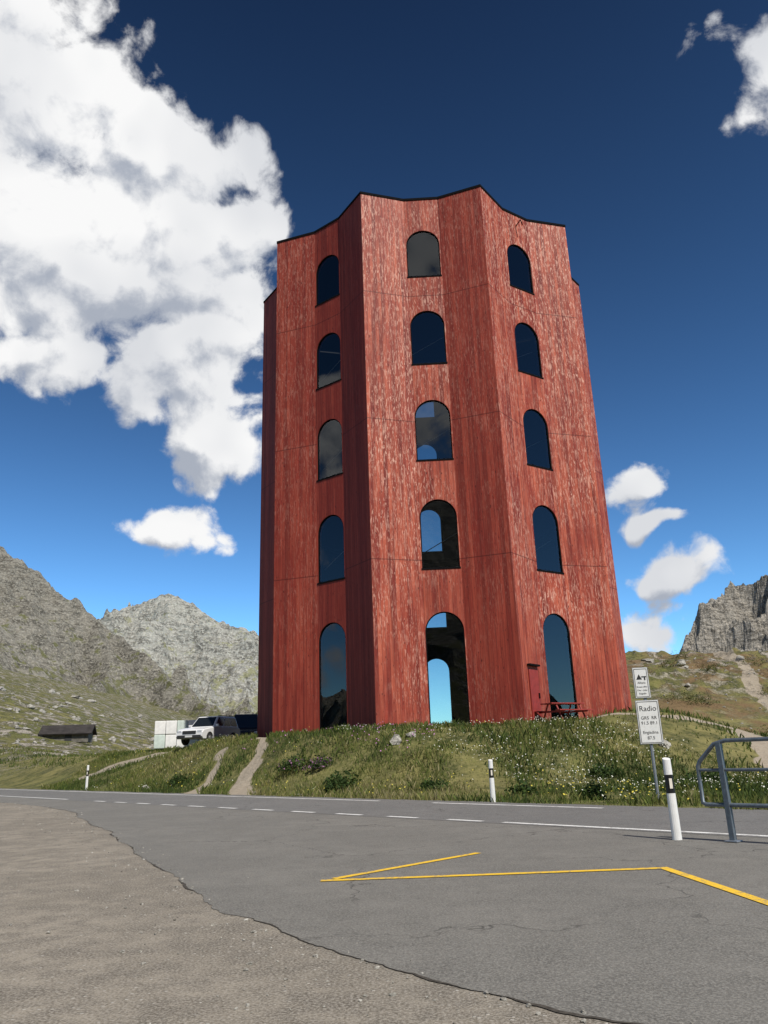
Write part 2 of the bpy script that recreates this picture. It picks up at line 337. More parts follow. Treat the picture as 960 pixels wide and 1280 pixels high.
# ---------- tower
def tower():
    root=empty('red_timber_tower')
    R=12.93; rec=.97; z0,z1=1.2,37.5; s=2*R*math.sin(math.radians(18))
    W=[(34.94,31.38),(28.79,24.96),(22.44,18.45),(15.91,11.70),(9.15,2.95)]; a=1.10
    wv=[];wf=[];wuv=[];wsun=[]; gv=[];gf=[]; fv=[];ff=[]; cur=[0]
    def quad(V,F,pts,uvs=None):
        k=len(V); V.extend(pts); F.append(tuple(range(k,k+len(pts))))
        if uvs is not None: wuv.extend(uvs); wsun.extend([cur[0]]*len(pts))
    ring=[]; cum=0
    for b_ in range(10):
        a0=math.radians(-110+36*b_); a1=a0+math.radians(36)
        P0=Vector((TC[0]+R*math.cos(a0),TC[1]+R*math.sin(a0),0)); P1=Vector((TC[0]+R*math.cos(a1),TC[1]+R*math.sin(a1),0))
        t=(P1-P0).normalized(); n=Vector((TC[0],TC[1],0))-(P0+P1)/2; n.normalize()
        Fl=P0+t*.355*s+n*rec; Fr=P0+t*.645*s+n*rec; ring+=[P0,Fl,Fr]
        for (A,Bp,mid) in ((P0,Fl,0),(Fl,Fr,1),(Fr,P1,0)):
            w=(Bp-A).length; tt=(Bp-A)/w; nn=Vector((-tt.y,tt.x,0))
            # sun-facing boards get paler colour and flecks; painted shade keeps the others darker
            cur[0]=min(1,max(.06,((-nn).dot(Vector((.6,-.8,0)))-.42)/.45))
            u0=cum
            def P(u,z,dp=0): q=A+tt*u+nn*dp; return (q.x,q.y,z)
            def Q(u_a,u_b,za,zb): quad(wv,wf,[P(u_a,za),P(u_b,za),P(u_b,zb),P(u_a,zb)],[(u0+u_a,za),(u0+u_b,za),(u0+u_b,zb),(u0+u_a,zb)])
            if not mid: Q(0,w,z0,z1)
            else:
                c=w/2; Q(0,c-a,z0,z1); Q(c+a,w,z0,z1)
                prev=z1
                for (zt,zb) in W:
                    K=16; zs=zt-a
                    arc=[(c-a*math.cos(math.pi*i/K),zs+a*math.sin(math.pi*i/K)) for i in range(K+1)]
                    for (ua,za),(ub,zb2) in zip(arc[:-1],arc[1:]):
                        quad(wv,wf,[P(ua,za),P(ub,zb2),P(ub,prev),P(ua,prev)],[(u0+ua,za),(u0+ub,zb2),(u0+ub,prev),(u0+ua,prev)])
                    prev=zb
                    outl=[(c-a,zb)]+arc+[(c+a,zb)]
                    fw_=.06
                    ai=a-fw_; arci=[(c-ai*math.cos(math.pi*i/K),zs+ai*math.sin(math.pi*i/K)) for i in range(K+1)]
                    inl=[(c-ai,zb+fw_)]+arci+[(c+ai,zb+fw_)]
                    L=len(outl)
                    for i in range(L):
                        j=(i+1)%L
                        quad(wv,wf,[P(*outl[i]),P(*outl[i],.35),P(*outl[j],.35),P(*outl[j])],[(u0+outl[i][0],outl[i][1])]*4)
                        quad(fv,ff,[P(*outl[i],.05),P(*inl[i],.05),P(*inl[j],.05),P(*outl[j],.05)])
                        quad(fv,ff,[P(*inl[i],.05),P(*inl[i],.13),P(*inl[j],.13),P(*inl[j],.05)])
                    quad(gv,gf,[P(*q,.10) for q in inl][::-1])
                    h0,h1=zb-.07,zb+.03; e=.03
                    pts8=[P(c-a-.04,h0,-e),P(c+a+.04,h0,-e),P(c+a+.04,h1,-e),P(c-a-.04,h1,-e),P(c-a-.04,h0,.06),P(c+a+.04,h0,.06),P(c+a+.04,h1,.06),P(c-a-.04,h1,.06)]
                    k=len(fv); fv.extend(pts8)
                    for f in ((0,1,2,3),(4,7,6,5),(0,4,5,1),(3,2,6,7),(0,3,7,4),(1,5,6,2)): ff.append(tuple(k+i for i in f))
                Q(c-a,c+a,z0,prev)
            cum+=w
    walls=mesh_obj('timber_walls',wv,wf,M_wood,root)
    set_col(walls,np.repeat(np.array(wsun)[:,None],3,axis=1))
    uvl=walls.data.uv_layers.new(name='UVMap')
    for i,uvc in enumerate(wuv): uvl.data[i].uv=uvc
    mesh_obj('window_frames',fv,ff,M_black,root); mesh_obj('window_panes',gv,gf,M_glass,root)
    C=Vector((TC[0],TC[1],0)); V=[];F=[]; n=len(ring)
    for z,sc in ((37.40,1.004),(37.56,1.004),(37.56,.985),(37.40,.985)):
        for p in ring: q=C+(p-C)*sc; V.append((q.x,q.y,z))
    for k in range(4):
        for i in range(n):
            j=(i+1)%n; k2=(k+1)%4; F.append((k*n+i,k*n+j,k2*n+j,k2*n+i))
    mesh_obj('roof_flashing',V,F,M_black,root)
    V=[(C.x,C.y,37.25)]+[(*(C+(p-C)*.99).xy,37.25) for p in ring]; F=[(0,1+i,1+(i+1)%n) for i in range(n)]
    mesh_obj('flat_roof',V,F,M_black,root)
    V=[(C.x,C.y,2.75)]+[(*(C+(p-C)*.985).xy,2.75) for p in ring]; F=[(0,1+i,1+(i+1)%n) for i in range(n)]
    mesh_obj('floor_slab',V,F,simple('floor_mat',(.05,.03,.025),.8),root)
    V=[];F=[]; m=20
    for zz in (10.6,16.9,23.6):
        for z in (zz,zz+.25):
            for rr in (11.2,8.9):
                for i in range(m): a_=2*math.pi*i/m; V.append((C.x+rr*math.cos(a_),C.y+rr*math.sin(a_),z))
    for lv in range(3):
        o_=lv*4*m
        for i in range(m):
            j=(i+1)%m
            for (p,q) in ((0,1),(1,3),(3,2),(2,0)): F.append((o_+p*m+i,o_+p*m+j,o_+q*m+j,o_+q*m+i))
    mesh_obj('inner_gallery',V,F,M_black,root)
    return root,ring
def box(bm_or,parent,name,cx,cy,cz,sx,sy,sz,mat,rz=0,bev=.0,rx=0):
    bm=bmesh.new(); bmesh.ops.create_cube(bm,size=1); bmesh.ops.scale(bm,vec=(sx,sy,sz),verts=bm.verts)
    if bev: bmesh.ops.bevel(bm,geom=bm.edges[:],offset=bev,segments=2,affect='EDGES',profile=.6)
    me=D2.meshes.new(name); bm.to_mesh(me); bm.free(); o=D2.objects.new(name,me); link(o); me.materials.append(mat)
    o.location=(cx,cy,cz); o.rotation_euler=(rx,0,rz); o.parent=parent
    return o
def tube(parent,name,pts,r,mat,seg=10):
    cu=D2.curves.new(name,'CURVE'); cu.dimensions='3D'; cu.bevel_depth=r; cu.bevel_resolution=3; cu.use_fill_caps=True
    sp=cu.splines.new('POLY'); sp.points.add(len(pts)-1)
    for i,p in enumerate(pts): sp.points[i].co=(*p,1)
    o=D2.objects.new(name,cu); link(o); cu.materials.append(mat); o.parent=parent; return o
root,ring=tower()
M_cable=simple('cable_mat',(.25,.25,.25),.6)
P0=ring[3];Fl=ring[4];Fr=ring[5]; t=(Fl-P0).normalized(); nn=Vector((t.y,-t.x,0)); ang=math.atan2(t.y,t.x)
q=P0+t*1.25+nn*.05; box(None,root,'door_leaf',q.x,q.y,4.35,1.05,.07,2.7,M_redp,ang,.01)
q=P0+t*1.25+nn*.12; box(None,root,'door_hood',q.x,q.y,5.95,1.2,.2,.10,M_black,ang)
q=P0+t*1.62+nn*.12; box(None,root,'door_handle',q.x,q.y,4.3,.04,.08,.3,M_black,ang)
t2=(Fr-Fl).normalized(); q=(Fl+Fr)/2; n2=Vector((t2.y,-t2.x,0)); q2=q+n2*.5
tube(root,'roof_hook',[(q.x,q.y,36.5),(q2.x,q2.y,36.7),(q2.x+.1,q2.y,36.3)],.04,M_black)
# stair handrails rising just inside the outer windows
for b_ in (9,0,1,2,8):
    A=ring[3*b_+1]; Bq=ring[3*b_+2]; C=Vector((TC[0],TC[1],0)); ina=(C-(A+Bq)/2).normalized()*.7
    for zt,zb in ((28.79,24.96),(22.44,18.45),(15.91,11.70)):
        p=A+ina; q=Bq+ina; tube(root,'stair_handrail',[(p.x,p.y,zb+1.0),(q.x,q.y,zb+2.3)],.025,M_cable)
def picnic(loc,rz):
    r=empty('picnic_bench',loc,rz)
    for i in range(3): box(None,r,'table_board_%d'%i,0,-.3+.3*i,.92,2.4,.27,.06,M_redp,0,.01)
    for sy in (-.85,.85): box(None,r,'seat',0,sy,.55,2.4,.32,.06,M_redp,0,.01)
    for sx in (-.85,.85):
        box(None,r,'crossbar',sx,0,.50,.07,1.9,.09,M_redp); 
        for sy in (-1,1):
            tube(r,'leg',[(sx+.06,sy*.78,0),(sx+.06,sy*.3,.9)],.045,M_redp)
gx,gy=9.3,42.9; picnic((gx,gy,gzs(gx,gy)+.12),math.radians(32))

# ---------- mountains
def mountain(name,ridges,slope,bb,res,mat,amp,freq,floor=-5,conc=.0,hz=1.0,rr=.10,hf=.25):
    xs=np.linspace(bb[0],bb[1],res[0]); ys=np.linspace(bb[2],bb[3],res[1]); X,Y=np.meshgrid(xs,ys,indexing='ij')
    wx=X+fbm(X*freq*.7,Y*freq*.7,4,.5,11)*amp*.4; wy=Y+fbm(X*freq*.7,Y*freq*.7,4,.5,21)*amp*1.0
    Z=np.full(X.shape,-1e9); dm=np.full(X.shape,1e9)
    for P in ridges:
        for (x0,y0,z0),(x1,y1,z1) in zip(P[:-1],P[1:]):
            vx,vy=x1-x0,y1-y0; t=np.clip(((wx-x0)*vx+(wy-y0)*vy)/(vx*vx+vy*vy),0,1)
            d=np.hypot(wx-x0-t*vx,wy-y0-t*vy); zr=z0+(z1-z0)*t
            z=zr*np.exp(-d*slope/np.maximum(zr,5)*1.0)*conc+(1-conc)*(zr-d*slope)
            Z=np.maximum(Z,z); dm=np.minimum(dm,d)
    rel=np.clip(dm*slope/60,rr,1)*hz
    A=ridged(X*freq,Y*freq,6,.5,2); Bn=fbm(X*freq*6,Y*freq*6,5,.6,5)
    Z=Z+(A-A.mean())*amp*rel*1.3+Bn*amp*hf*np.clip(rel+.15,0,1)
    Z=np.maximum(Z,floor)
    nx,ny=X.shape; idx=np.arange(nx*ny).reshape(nx,ny)
    F=np.stack([idx[:-1,:-1],idx[1:,:-1],idx[1:,1:],idx[:-1,1:]],-1).reshape(-1,4)
    return np_mesh(name,np.stack([X,Y,Z],-1).reshape(-1,3),F,mat,False)
mountain('mountain',[[(-700,600,300),(-450,520,240),(-330,500,188),(-251,480,141),(-217,480,112),(-191,470,95),(-171,460,83),(-127,430,50),(-97,400,32),(-67,370,15),(-20,360,0)],
   [(-251,480,141),(-215,380,82),(-175,290,40),(-140,230,14)],[(-330,500,188),(-330,360,115),(-280,270,55)],[(-171,460,83),(-150,390,42),(-115,310,14)],[(-217,480,112),(-185,380,58),(-150,300,24)]],
   .92,(-620,20,170,640),(560,400),M_mtL,36,.022,-3,.2,1.0,.10,.32)
mountain('far_mountain',[[(-1100,1700,420),(-800,1600,300),(-650,1550,262),(-559,1500,280),(-530,1500,305),(-443,1500,335),(-394,1500,308),(-337,1500,266),(-261,1500,227),(-100,1500,120),(60,1520,40)],
   [(-443,1500,335),(-400,1330,215),(-380,1150,110),(-330,1000,40)],[(-530,1500,303),(-560,1300,190),(-600,1100,90)],[(-337,1500,264),(-270,1350,150),(-230,1200,70)]],
   .85,(-1100,200,880,1800),(460,330),M_mtF,100,.008,-3,.2,1.0,.12,.28)
mountain('rock_crag',[[(113,303,34),(116,300,43),(124,300,51),(131,300,58.5),(140,300,61.5),(146,300,64),(152,300,68),(200,305,92),(300,330,120)],
   [(131,300,58),(137,280,40),(142,262,26)],[(152,300,68),(160,275,45),(168,255,28)]],
   1.5,(70,300,190,380),(380,330),M_crag,22,.05,-3,.0,1.6,.14,.4)
mountain('southern_mountain',[[(-1400,-500,260),(-700,-620,200),(-250,-560,250),(150,-640,210),(500,-560,280),(1400,-600,260)]],.55,(-1500,1500,-1100,-120),(200,80),M_mtL,70,.006,-3,.1)

# ---------- boulders
bm=bmesh.new(); bmesh.ops.create_icosphere(bm,subdivisions=2,radius=1); bmv=np.array([v.co[:] for v in bm.verts]); bmf=np.array([[v.index for v in f.verts] for f in bm.faces]); bm.free()
def boulders(name,P,sizes,zf=None,mat=None):
    VV=[];FF=[]
    for (x,y),s in zip(P,sizes):
        v=bmv.copy(); ph=rng.random(3)*20
        k=1+.35*np.sin(v[:,0]*2.3+ph[0])*np.cos(v[:,1]*2.7+ph[1])+.22*np.sin(v[:,2]*4+ph[2]+v[:,0]*3)+rng.random(len(v))*.12
        v*=k[:,None]; v*=np.array([1,.8,.62])*(.7+.6*rng.random(3))*s; a=rng.random()*6.28
        v[:,0],v[:,1]=v[:,0]*math.cos(a)-v[:,1]*math.sin(a),v[:,0]*math.sin(a)+v[:,1]*math.cos(a)
        v+=np.array([x,y,(gzs(x,y) if zf is None else zf)+s*.1]); FF.append(bmf+len(VV)*len(bmv)); VV.append(v)
    return np_mesh(name,np.concatenate(VV),np.concatenate(FF),mat or M_boul)
P=[];Z_=[]
while len(P)<300:
    y=rng.uniform(85,240); x=-y*rng.uniform(.17,.62)
    if vn(np.array([x*.04]),np.array([y*.04]))[0]>.45: P.append((x,y)); Z_.append(float(.12+.5*rng.random()**4)*(y/110))
for _ in range(140):
    y=rng.uniform(62,120); x=y*rng.uniform(.33,.62); P.append((x,y)); Z_.append(float(.12+.6*rng.random()**5))
boulders('boulders',P,Z_)
P=[(.2,37.3),(.9,37.6),(14.0,30),(-4,33.5),(12.5,37),(-14,46),(17,36)]; boulders('rocks',P,[.35,.22,.3,.15,.3,.25,.35])
P=[];Z_=[]
for i in range(1300):
    k=rng.integers(200,len(pts)); px,py=pts[k]; n_=nr[k]; off=abs(rng.normal(0,.8))*(-1 if rng.random()<.85 else .3)
    sgn=1 if (n_[0]*(-1)+n_[1]*(-1))<0 else -1
    P.append((px+n_[0]*off*sgn,py+n_[1]*off*sgn)); Z_.append(float(.006+.016*rng.random()**3))
boulders('loose_gravel',P,Z_,.004)

# ---------- grass
def intower(x,y): return np.hypot(x-TC[0],y-TC[1])<12.6
def blades(name,n,xr,dr,hr,wr,seed):
    r=np.random.default_rng(seed); x=r.uniform(*xr,n); d=r.uniform(*dr,n)**1.0; y=28.1-1.13*x+1.51*d
    clump=fbm(x*.5,y*.5,4,.5,31); keep=(~intower(x,y))&(pathmask(x,y)<.35+.3*r.random(n))&(y<95)&(clump+r.normal(0,.2,n)>-.35)
    x,y,clump=x[keep],y[keep],clump[keep]; n=len(x)
    h=r.uniform(*hr,n)*(1+1.0*np.clip(clump,-.6,1)); w=r.uniform(*wr,n); a=r.uniform(0,6.28,n); l=h*r.uniform(.1,.7,n); la=r.uniform(0,6.28,n)
    z=gz(x,y)-.02
    V=np.zeros((n,4,3)); dx,dy=np.cos(a)*w/2,np.sin(a)*w/2
    V[:,0]=np.stack([x-dx,y-dy,z],-1); V[:,1]=np.stack([x+dx,y+dy,z],-1)
    V[:,2]=np.stack([x+dx*.6+np.cos(la)*l*.4,y+dy*.6+np.sin(la)*l*.4,z+h*.65],-1); V[:,3]=np.stack([x+np.cos(la)*l,y+np.sin(la)*l,z+h],-1)
    F=(np.arange(n)[:,None]*4+np.array([0,1,2,3])); o=np_mesh(name,V.reshape(-1,3),F,M_leaf)
    base=np.array([(.06,.09,.022),(.11,.145,.032),(.15,.17,.045),(.21,.20,.068),(.32,.28,.14)])
    pt=fbm(x*.22,y*.22,4,.6,41)
    k=np.clip(((pt+.45)*4+r.normal(0,1.0,n)),0,4).astype(int); c=base[k]*r.uniform(.65,1.35,(n,1)); 
    set_col(o,np.repeat(c,4,axis=0)); return o
blades('meadow_grass',115000,(-24,26),(.0,16),(.10,.30),(.02,.045),1)
blades('meadow_grass',50000,(-45,40),(5,45),(.12,.34),(.05,.11),2)
def flowers(name,n,xr,dr,col,size,seed,thr,oo):
    r=np.random.default_rng(seed); x=r.uniform(*xr,n); d=r.uniform(*dr,n); y=28.1-1.13*x+1.51*d
    keep=(~intower(x,y))&(fbm(x*.35,y*.35,3,.5,oo)>thr)&(pathmask(x,y)<.3); x,y=x[keep],y[keep]; n=len(x)
    z=gz(x,y)+r.uniform(.15,.36,n); s=r.uniform(*size,n)
    ang=np.arange(6)*math.pi/3; tx=r.uniform(-.6,.6,n); ty=r.uniform(-.9,.2,n)
    V=np.zeros((n,6,3))
    for i,a in enumerate(ang):
        ox,oy=np.cos(a)*s,np.sin(a)*s; V[:,i]=np.stack([x+ox,y+oy*.75,z-ox*tx-oy*ty],-1)
    o=np_mesh(name,V.reshape(-1,3),np.arange(n)[:,None]*6+np.arange(6),M_flower)
    c=np.array(col)*r.uniform(.75,1.1,(n,1)); set_col(o,np.repeat(c,6,axis=0))
flowers('white_wildflowers',3600,(-3,15),(6,16),(.62,.62,.53),(.013,.032),11,.04,51)
flowers('white_wildflowers',1300,(-22,12),(.5,10),(.6,.6,.5),(.012,.028),12,.12,52)
flowers('yellow_wildflowers',2200,(-22,22),(.3,14),(.6,.5,.08),(.015,.033),13,.12,53)
flowers('pink_wildflowers',600,(-9,2),(4,9),(.45,.2,.4),(.02,.04),14,.12,54)
def shrub(name,x,y,r,h,n,cols,seed):
    g=np.random.default_rng(seed); z=gzs(x,y)
    th=g.uniform(0,6.28,n); ph=np.arccos(g.uniform(0,1,n)); rr=g.uniform(.35,1,n)**.6*(1+.25*np.sin(th*3+seed))
    px=x+r*rr*np.cos(th)*np.sin(ph); py=y+r*rr*np.sin(th)*np.sin(ph); pz=z+h*rr*np.cos(ph)
    s=g.uniform(.04,.10,n); V=np.zeros((n,4,3)); A=g.normal(size=(n,3)); A/=np.linalg.norm(A,axis=1)[:,None]; Bv=np.cross(A,g.normal(size=(n,3))); Bv/=np.linalg.norm(Bv,axis=1)[:,None]
    c=np.stack([px,py,pz],-1)
    V[:,0]=c-A*s[:,None]; V[:,1]=c+Bv*s[:,None]*.5; V[:,2]=c+A*s[:,None]; V[:,3]=c-Bv*s[:,None]*.5
    o=np_mesh(name,V.reshape(-1,3),np.arange(n)[:,None]*4+np.arange(4),M_leaf)
    cc=np.array(cols)[g.integers(0,len(cols),n)]*g.uniform(.7,1.3,(n,1)); set_col(o,np.repeat(cc,4,axis=0))
G=[(.05,.085,.022),(.08,.125,.03),(.035,.06,.018)]
shrub('alpine_shrub',-2.2,33.5,.8,.7,900,G,1); shrub('alpine_shrub',-4.6,38.5,.9,.6,900,G+G+[(.30,.14,.26)],2); shrub('alpine_shrub',-3.3,37.6,.6,.5,600,G+[(.32,.16,.28)],3)
shrub('alpine_shrub',4.3,27.5,.5,.4,500,G,4); shrub('alpine_shrub',6.3,26,.45,.5,500,G,5); shrub('alpine_shrub',12,31,.9,.6,900,G,6); shrub('alpine_shrub',-11.5,44,.8,.5,700,G,7)
shrub('alpine_shrub',1.5,31.5,.6,.4,500,G,8); shrub('alpine_shrub',8.5,33,.7,.4,600,G,9)
for i in range(26):
    y=rng.uniform(58,100); x=y*rng.uniform(.34,.56); shrub('alpine_shrub',x,y,rng.uniform(.8,2.4),rng.uniform(.5,1.1),500,[(.09,.12,.03),(.15,.15,.05),(.06,.08,.02),(.17,.12,.06)],20+i)

# ---------- delineators
M_blk=simple('black_band_mat',(.01,.01,.01),.4); M_orange=simple('reflector_mat',(.75,.7,.6),.2)
def delineator(x,y,h=1.27,rz=0):
    z=max(0,gzs(x,y)); r=empty('roadside_delineator',(x,y,z),rz)
    def sec(z0,z1,w0,w1,mat,name,top=0,n=16):
        V=[];F=[]
        for zz,w,tp in ((z0,w0,0),(z1,w1,top)):
            for i in range(n):
                a=2*math.pi*i/n; V.append((w*math.cos(a),w*.8*math.sin(a),zz+tp*math.sin(a)))
        for i in range(n): F.append((i,(i+1)%n,n+(i+1)%n,n+i))
        F.append(tuple(range(n,2*n))); mesh_obj(name,V,F,mat,r)
    sec(-.1,h*.57,.082,.072,M_white,'post_base'); sec(h*.57,h*.80,.0735,.0705,M_blk,'black_band'); sec(h*.80,h,.070,.066,M_white,'post_top',.02)
    box(None,r,'reflector',0,-.062,h*.69,.05,.012,.16,M_orange,0,.004)
delineator(4.62,13.68); delineator(3.05,25.25,1.22,.05); delineator(-18.9,50.0,1.45)
# ---------- sign post
M_galv=simple('galvanised_steel_mat',(.32,.34,.37),.45,.6,scale=15); M_ink=simple('sign_ink_mat',(.02,.02,.02),.6); M_rail=simple('blue_grey_rail_mat',(.13,.155,.18),.42,.3,var=.2,scale=12)
def text(parent,s,x,z,size,y=-.03):
    cu=D2.curves.new('sign_text','FONT'); cu.body=s; cu.size=size; cu.align_x='CENTER'; cu.align_y='CENTER'; cu.extrude=.002
    o=D2.objects.new('sign_text',cu); link(o); o.parent=parent; o.location=(x,y,z); o.rotation_euler=(math.pi/2,0,0); cu.materials.append(M_ink)
sx_,sy_=7.75,24.1
sg=empty('roadside_information_sign',(sx_,sy_,max(0,gzs(sx_,sy_)-.02)),math.radians(-8))
tube(sg,'post',[(0,0,-.1),(0,0,3.75)],.045,M_galv)
def plate(z,w,h,x):
    box(None,sg,'plate_back',x,-.055,z,w,.02,h,M_galv,0,.006); box(None,sg,'plate_face',x,-.068,z,w-.03,.012,h-.03,M_white,0,.004)
    for a,b_,c,d in ((x,z+h/2-.045,w-.09,.014),(x,z-h/2+.045,w-.09,.014)): box(None,sg,'border',a,-.076,b_,c,.006,d,M_ink)
    for a in (x-w/2+.045,x+w/2-.045): box(None,sg,'border',a,-.076,z,.014,.006,h-.104,M_ink)
plate(2.16,.68,1.28,.02); plate(3.32,.46,.92,-.06)
text(sg,'Radio',.02,2.55,.22,-.076); text(sg,'GRS  RR',.02,2.28,.13,-.076); text(sg,'91.5 89.1',.02,2.13,.13,-.076); text(sg,'Engiadina',.02,1.86,.12,-.076); text(sg,'87.5',.02,1.70,.13,-.076)
V=[(-.20,0,3.42),(-.03,0,3.42),(-.115,0,3.58)]; 
mesh_obj('pictogram',[(x,-.078,z) for x,_,z in V],[(0,1,2)],M_ink,sg)
box(None,sg,'arrow',.03,-.078,3.50,.14,.006,.03,M_ink); box(None,sg,'arrow_2',.05,-.078,3.45,.04,.006,.10,M_ink)
text(sg,'Allianz',-.06,3.32,.09,-.076); text(sg,'Strasse offen',-.06,3.2,.06,-.076); text(sg,'Chur - Julier',-.06,3.1,.06,-.076); text(sg,'Engadin',-.06,3.0,.07,-.076)
# ---------- railing
rl=empty('pedestrian_railing',(5.3,13.1,0),math.atan2(-.75,.66))
zt=1.53; r_=.034
tube(rl,'top_rail',[(5,0,zt),(.12,0,zt),(-.08,0,zt-.05),(-.36,0,1.22),(-.41,0,1.13),(-.41,0,.58),(-.36,0,.55),(5,0,.55)],r_,M_rail)
tube(rl,'mid_rail',[(-.41,0,1.08),(5,0,1.08)],.026,M_rail)
for px in (0,2.1,4.2): box(None,rl,'post',px,0,.76,.085,.085,1.50,M_rail,0,.008); box(None,rl,'foot_plate',px,0,.022,.2,.2,.02,M_galv,0,.003)
# ---------- vehicles
M_carw=simple('white_car_paint_mat',(.74,.74,.74),.25,spec=.6,var=.03); M_cark=simple('dark_car_paint_mat',(.02,.02,.024),.25); M_tyre=simple('tyre_mat',(.02,.02,.02),.85); M_win=simple('car_glass_mat',(.012,.015,.018),.06,spec=.8); M_rim=simple('rim_mat',(.4,.4,.42),.35,.7); M_lamp=simple('lamp_mat',(.6,.62,.65),.1); M_trim=simple('trim_mat',(.03,.03,.03),.6); M_red=simple('tail_lamp_mat',(.4,.02,.02),.2)
def car(name,loc,rz,paint,k=1.15,van=False):
    r=empty(name,loc,rz); r.scale=(k,k,k)
    L=4.9; W=1.88; 
    prof=[(-2.4,.45),(-2.42,.95),(-2.3,1.08)] if not van else [(-2.4,.45),(-2.42,1.0),(-2.38,1.1)]
    prof=prof+[(.75,1.10),(1.5,1.04),(2.2,.93),(2.38,.8),(2.42,.5),(2.3,.36)]
    def arch(cx): return [(cx+.42*math.cos(a),.36+.42*math.sin(a)) for a in np.linspace(0,math.pi,9)]
    prof+=arch(1.5)+arch(-1.45)+[(-2.3,.36)]
    bm=bmesh.new(); 
    vs=[bm.verts.new((x,-W/2,z)) for x,z in prof]; f=bm.faces.new(vs)
    e=bmesh.ops.extrude_face_region(bm,geom=[f]); bmesh.ops.translate(bm,vec=(0,W,0),verts=[g for g in e['geom'] if isinstance(g,bmesh.types.BMVert)])
    bmesh.ops.recalc_face_normals(bm,faces=bm.faces)
    ed=[e for e in bm.edges if abs(e.verts[0].co.y-e.verts[1].co.y)<.01 and min(e.verts[0].co.z,e.verts[1].co.z)>.75]
    bmesh.ops.bevel(bm,geom=ed,offset=.06,segments=3,affect='EDGES')
    me=D2.meshes.new('body'); bm.to_mesh(me); bm.free(); o=D2.objects.new('body',me); link(o); me.materials.append(paint); o.parent=r
    top=1.78 if not van else 2.05
    b0=[(-2.25 ,1.07),(.95,1.07)]; t0=[(-2.05,top),(.2,top)]
    wb,wt=W/2-.04,W/2-.20
    V=[(b0[0][0],-wb,1.07),(b0[1][0],-wb,1.07),(b0[1][0],wb,1.07),(b0[0][0],wb,1.07),(t0[0][0],-wt,top),(t0[1][0],-wt,top),(t0[1][0],wt,top),(t0[0][0],wt,top)]
    o=mesh_obj('cabin',V,[(0,1,5,4),(1,2,6,5),(2,3,7,6),(3,0,4,7),(4,5,6,7)],paint,r)
    md=o.modifiers.new('bev','BEVEL'); md.width=.07; md.segments=3
    def face(A,B_,Cc,Dd,u0,u1,v0,v1,off,name):
        A,B_,Cc,Dd=map(Vector,(A,B_,Cc,Dd))
        def pt(u,v): return (A*(1-u)+B_*u)*(1-v)+(Dd*(1-u)+Cc*u)*v
        n=(B_-A).cross(Dd-A).normalized()*off
        mesh_obj(name,[pt(u0,v0)+n,pt(u1,v0)+n,pt(u1,v1)+n,pt(u0,v1)+n],[(0,1,2,3)],M_win,r)
    for (i,j,k2,l) in ((0,1,5,4),(2,3,7,6)):
        rngs=((.05,.30),(.33,.62),(.65,.95)) if i==0 else ((.05,.35),(.38,.67),(.70,.95))
        for a,b_ in rngs: face(V[i],V[j],V[k2],V[l],a,b_,.12,.86,.012,'side_window')
    face(V[1],V[2],V[6],V[5],.06,.94,.08,.9,.012,'windscreen'); face(V[3],V[0],V[4],V[7],.1,.9,.15,.85,.012,'rear_window')
    for cx in (1.5,-1.45):
        for sy in (-1,1):
            bm=bmesh.new(); bmesh.ops.create_cone(bm,cap_ends=True,segments=28,radius1=.36,radius2=.36,depth=.24); bmesh.ops.bevel(bm,geom=[e for e in bm.edges if abs(e.verts[0].co.z-e.verts[1].co.z)<.01],offset=.04,segments=2,affect='EDGES')
            me=D2.meshes.new('tyre'); bm.to_mesh(me); bm.free(); o=D2.objects.new('tyre',me); link(o); me.materials.append(M_tyre); o.parent=r; o.location=(cx,sy*(W/2-.12),.36); o.rotation_euler=(math.pi/2,0,0)
            bm=bmesh.new(); bmesh.ops.create_cone(bm,cap_ends=True,segments=20,radius1=.22,radius2=.2,depth=.25)
            me=D2.meshes.new('rim'); bm.to_mesh(me); bm.free(); o=D2.objects.new('rim',me); link(o); me.materials.append(M_rim); o.parent=r; o.location=(cx,sy*(W/2-.115),.36); o.rotation_euler=(math.pi/2,0,0)
    box(None,r,'grille',2.40,0,.74,.06,.95,.2,M_trim,0,.02); box(None,r,'bumper',2.40,0,.48,.12,1.7,.2,M_trim,0,.03); box(None,r,'plate',2.47,0,.5,.02,.5,.11,M_white)
    for sy in (-.72,.72): box(None,r,'headlamp',2.33,sy,.80,.14,.32,.15,M_lamp,0,.03); box(None,r,'tail_lamp',-2.40,sy*1.1,.9,.06,.16,.3,M_red,0,.02)
    for sy in (-1,1): box(None,r,'mirror',.72,sy*(W/2+.06),1.18,.12,.2,.16,paint,0,.03); box(None,r,'sill_trim',0,sy*(W/2),.42,2.0,.04,.1,M_trim,0,.01); box(None,r,'roof_rail',-.9,sy*.66,top+.04,2.0,.04,.04,M_trim,0,.01)
    return r
cx,cy=-13.1,57.3; car('parked_suv',(cx,cy,gzs(cx,cy)+.12),math.radians(-108),M_carw,1.1)
cx,cy=-12.0,65.5; car('parked_van',(cx,cy,gzs(cx,cy)+.15),math.radians(-80),M_cark,1.25,True)
cb=empty('stacked_concrete_blocks',(-16.6,61.5,gzs(-16.6,61.5)+.15),math.radians(8))
M_conc=simple('concrete_mat',(.76,.76,.74),.8,var=.12,scale=2); M_conc2=simple('light_block_mat',(.55,.63,.58),.8,var=.15,scale=2)
for i in range(4):
    for j in range(2): box(None,cb,'block',-1.2+i*.84,.04*((i+j)%2),.53+j*1.03,.81,.9,1.0,M_conc if (i+j)%3 else M_conc2,0,.06)
ht=empty('stone_hut',(-45.5,112,gzs(-45.5,112)-.2),math.radians(12))
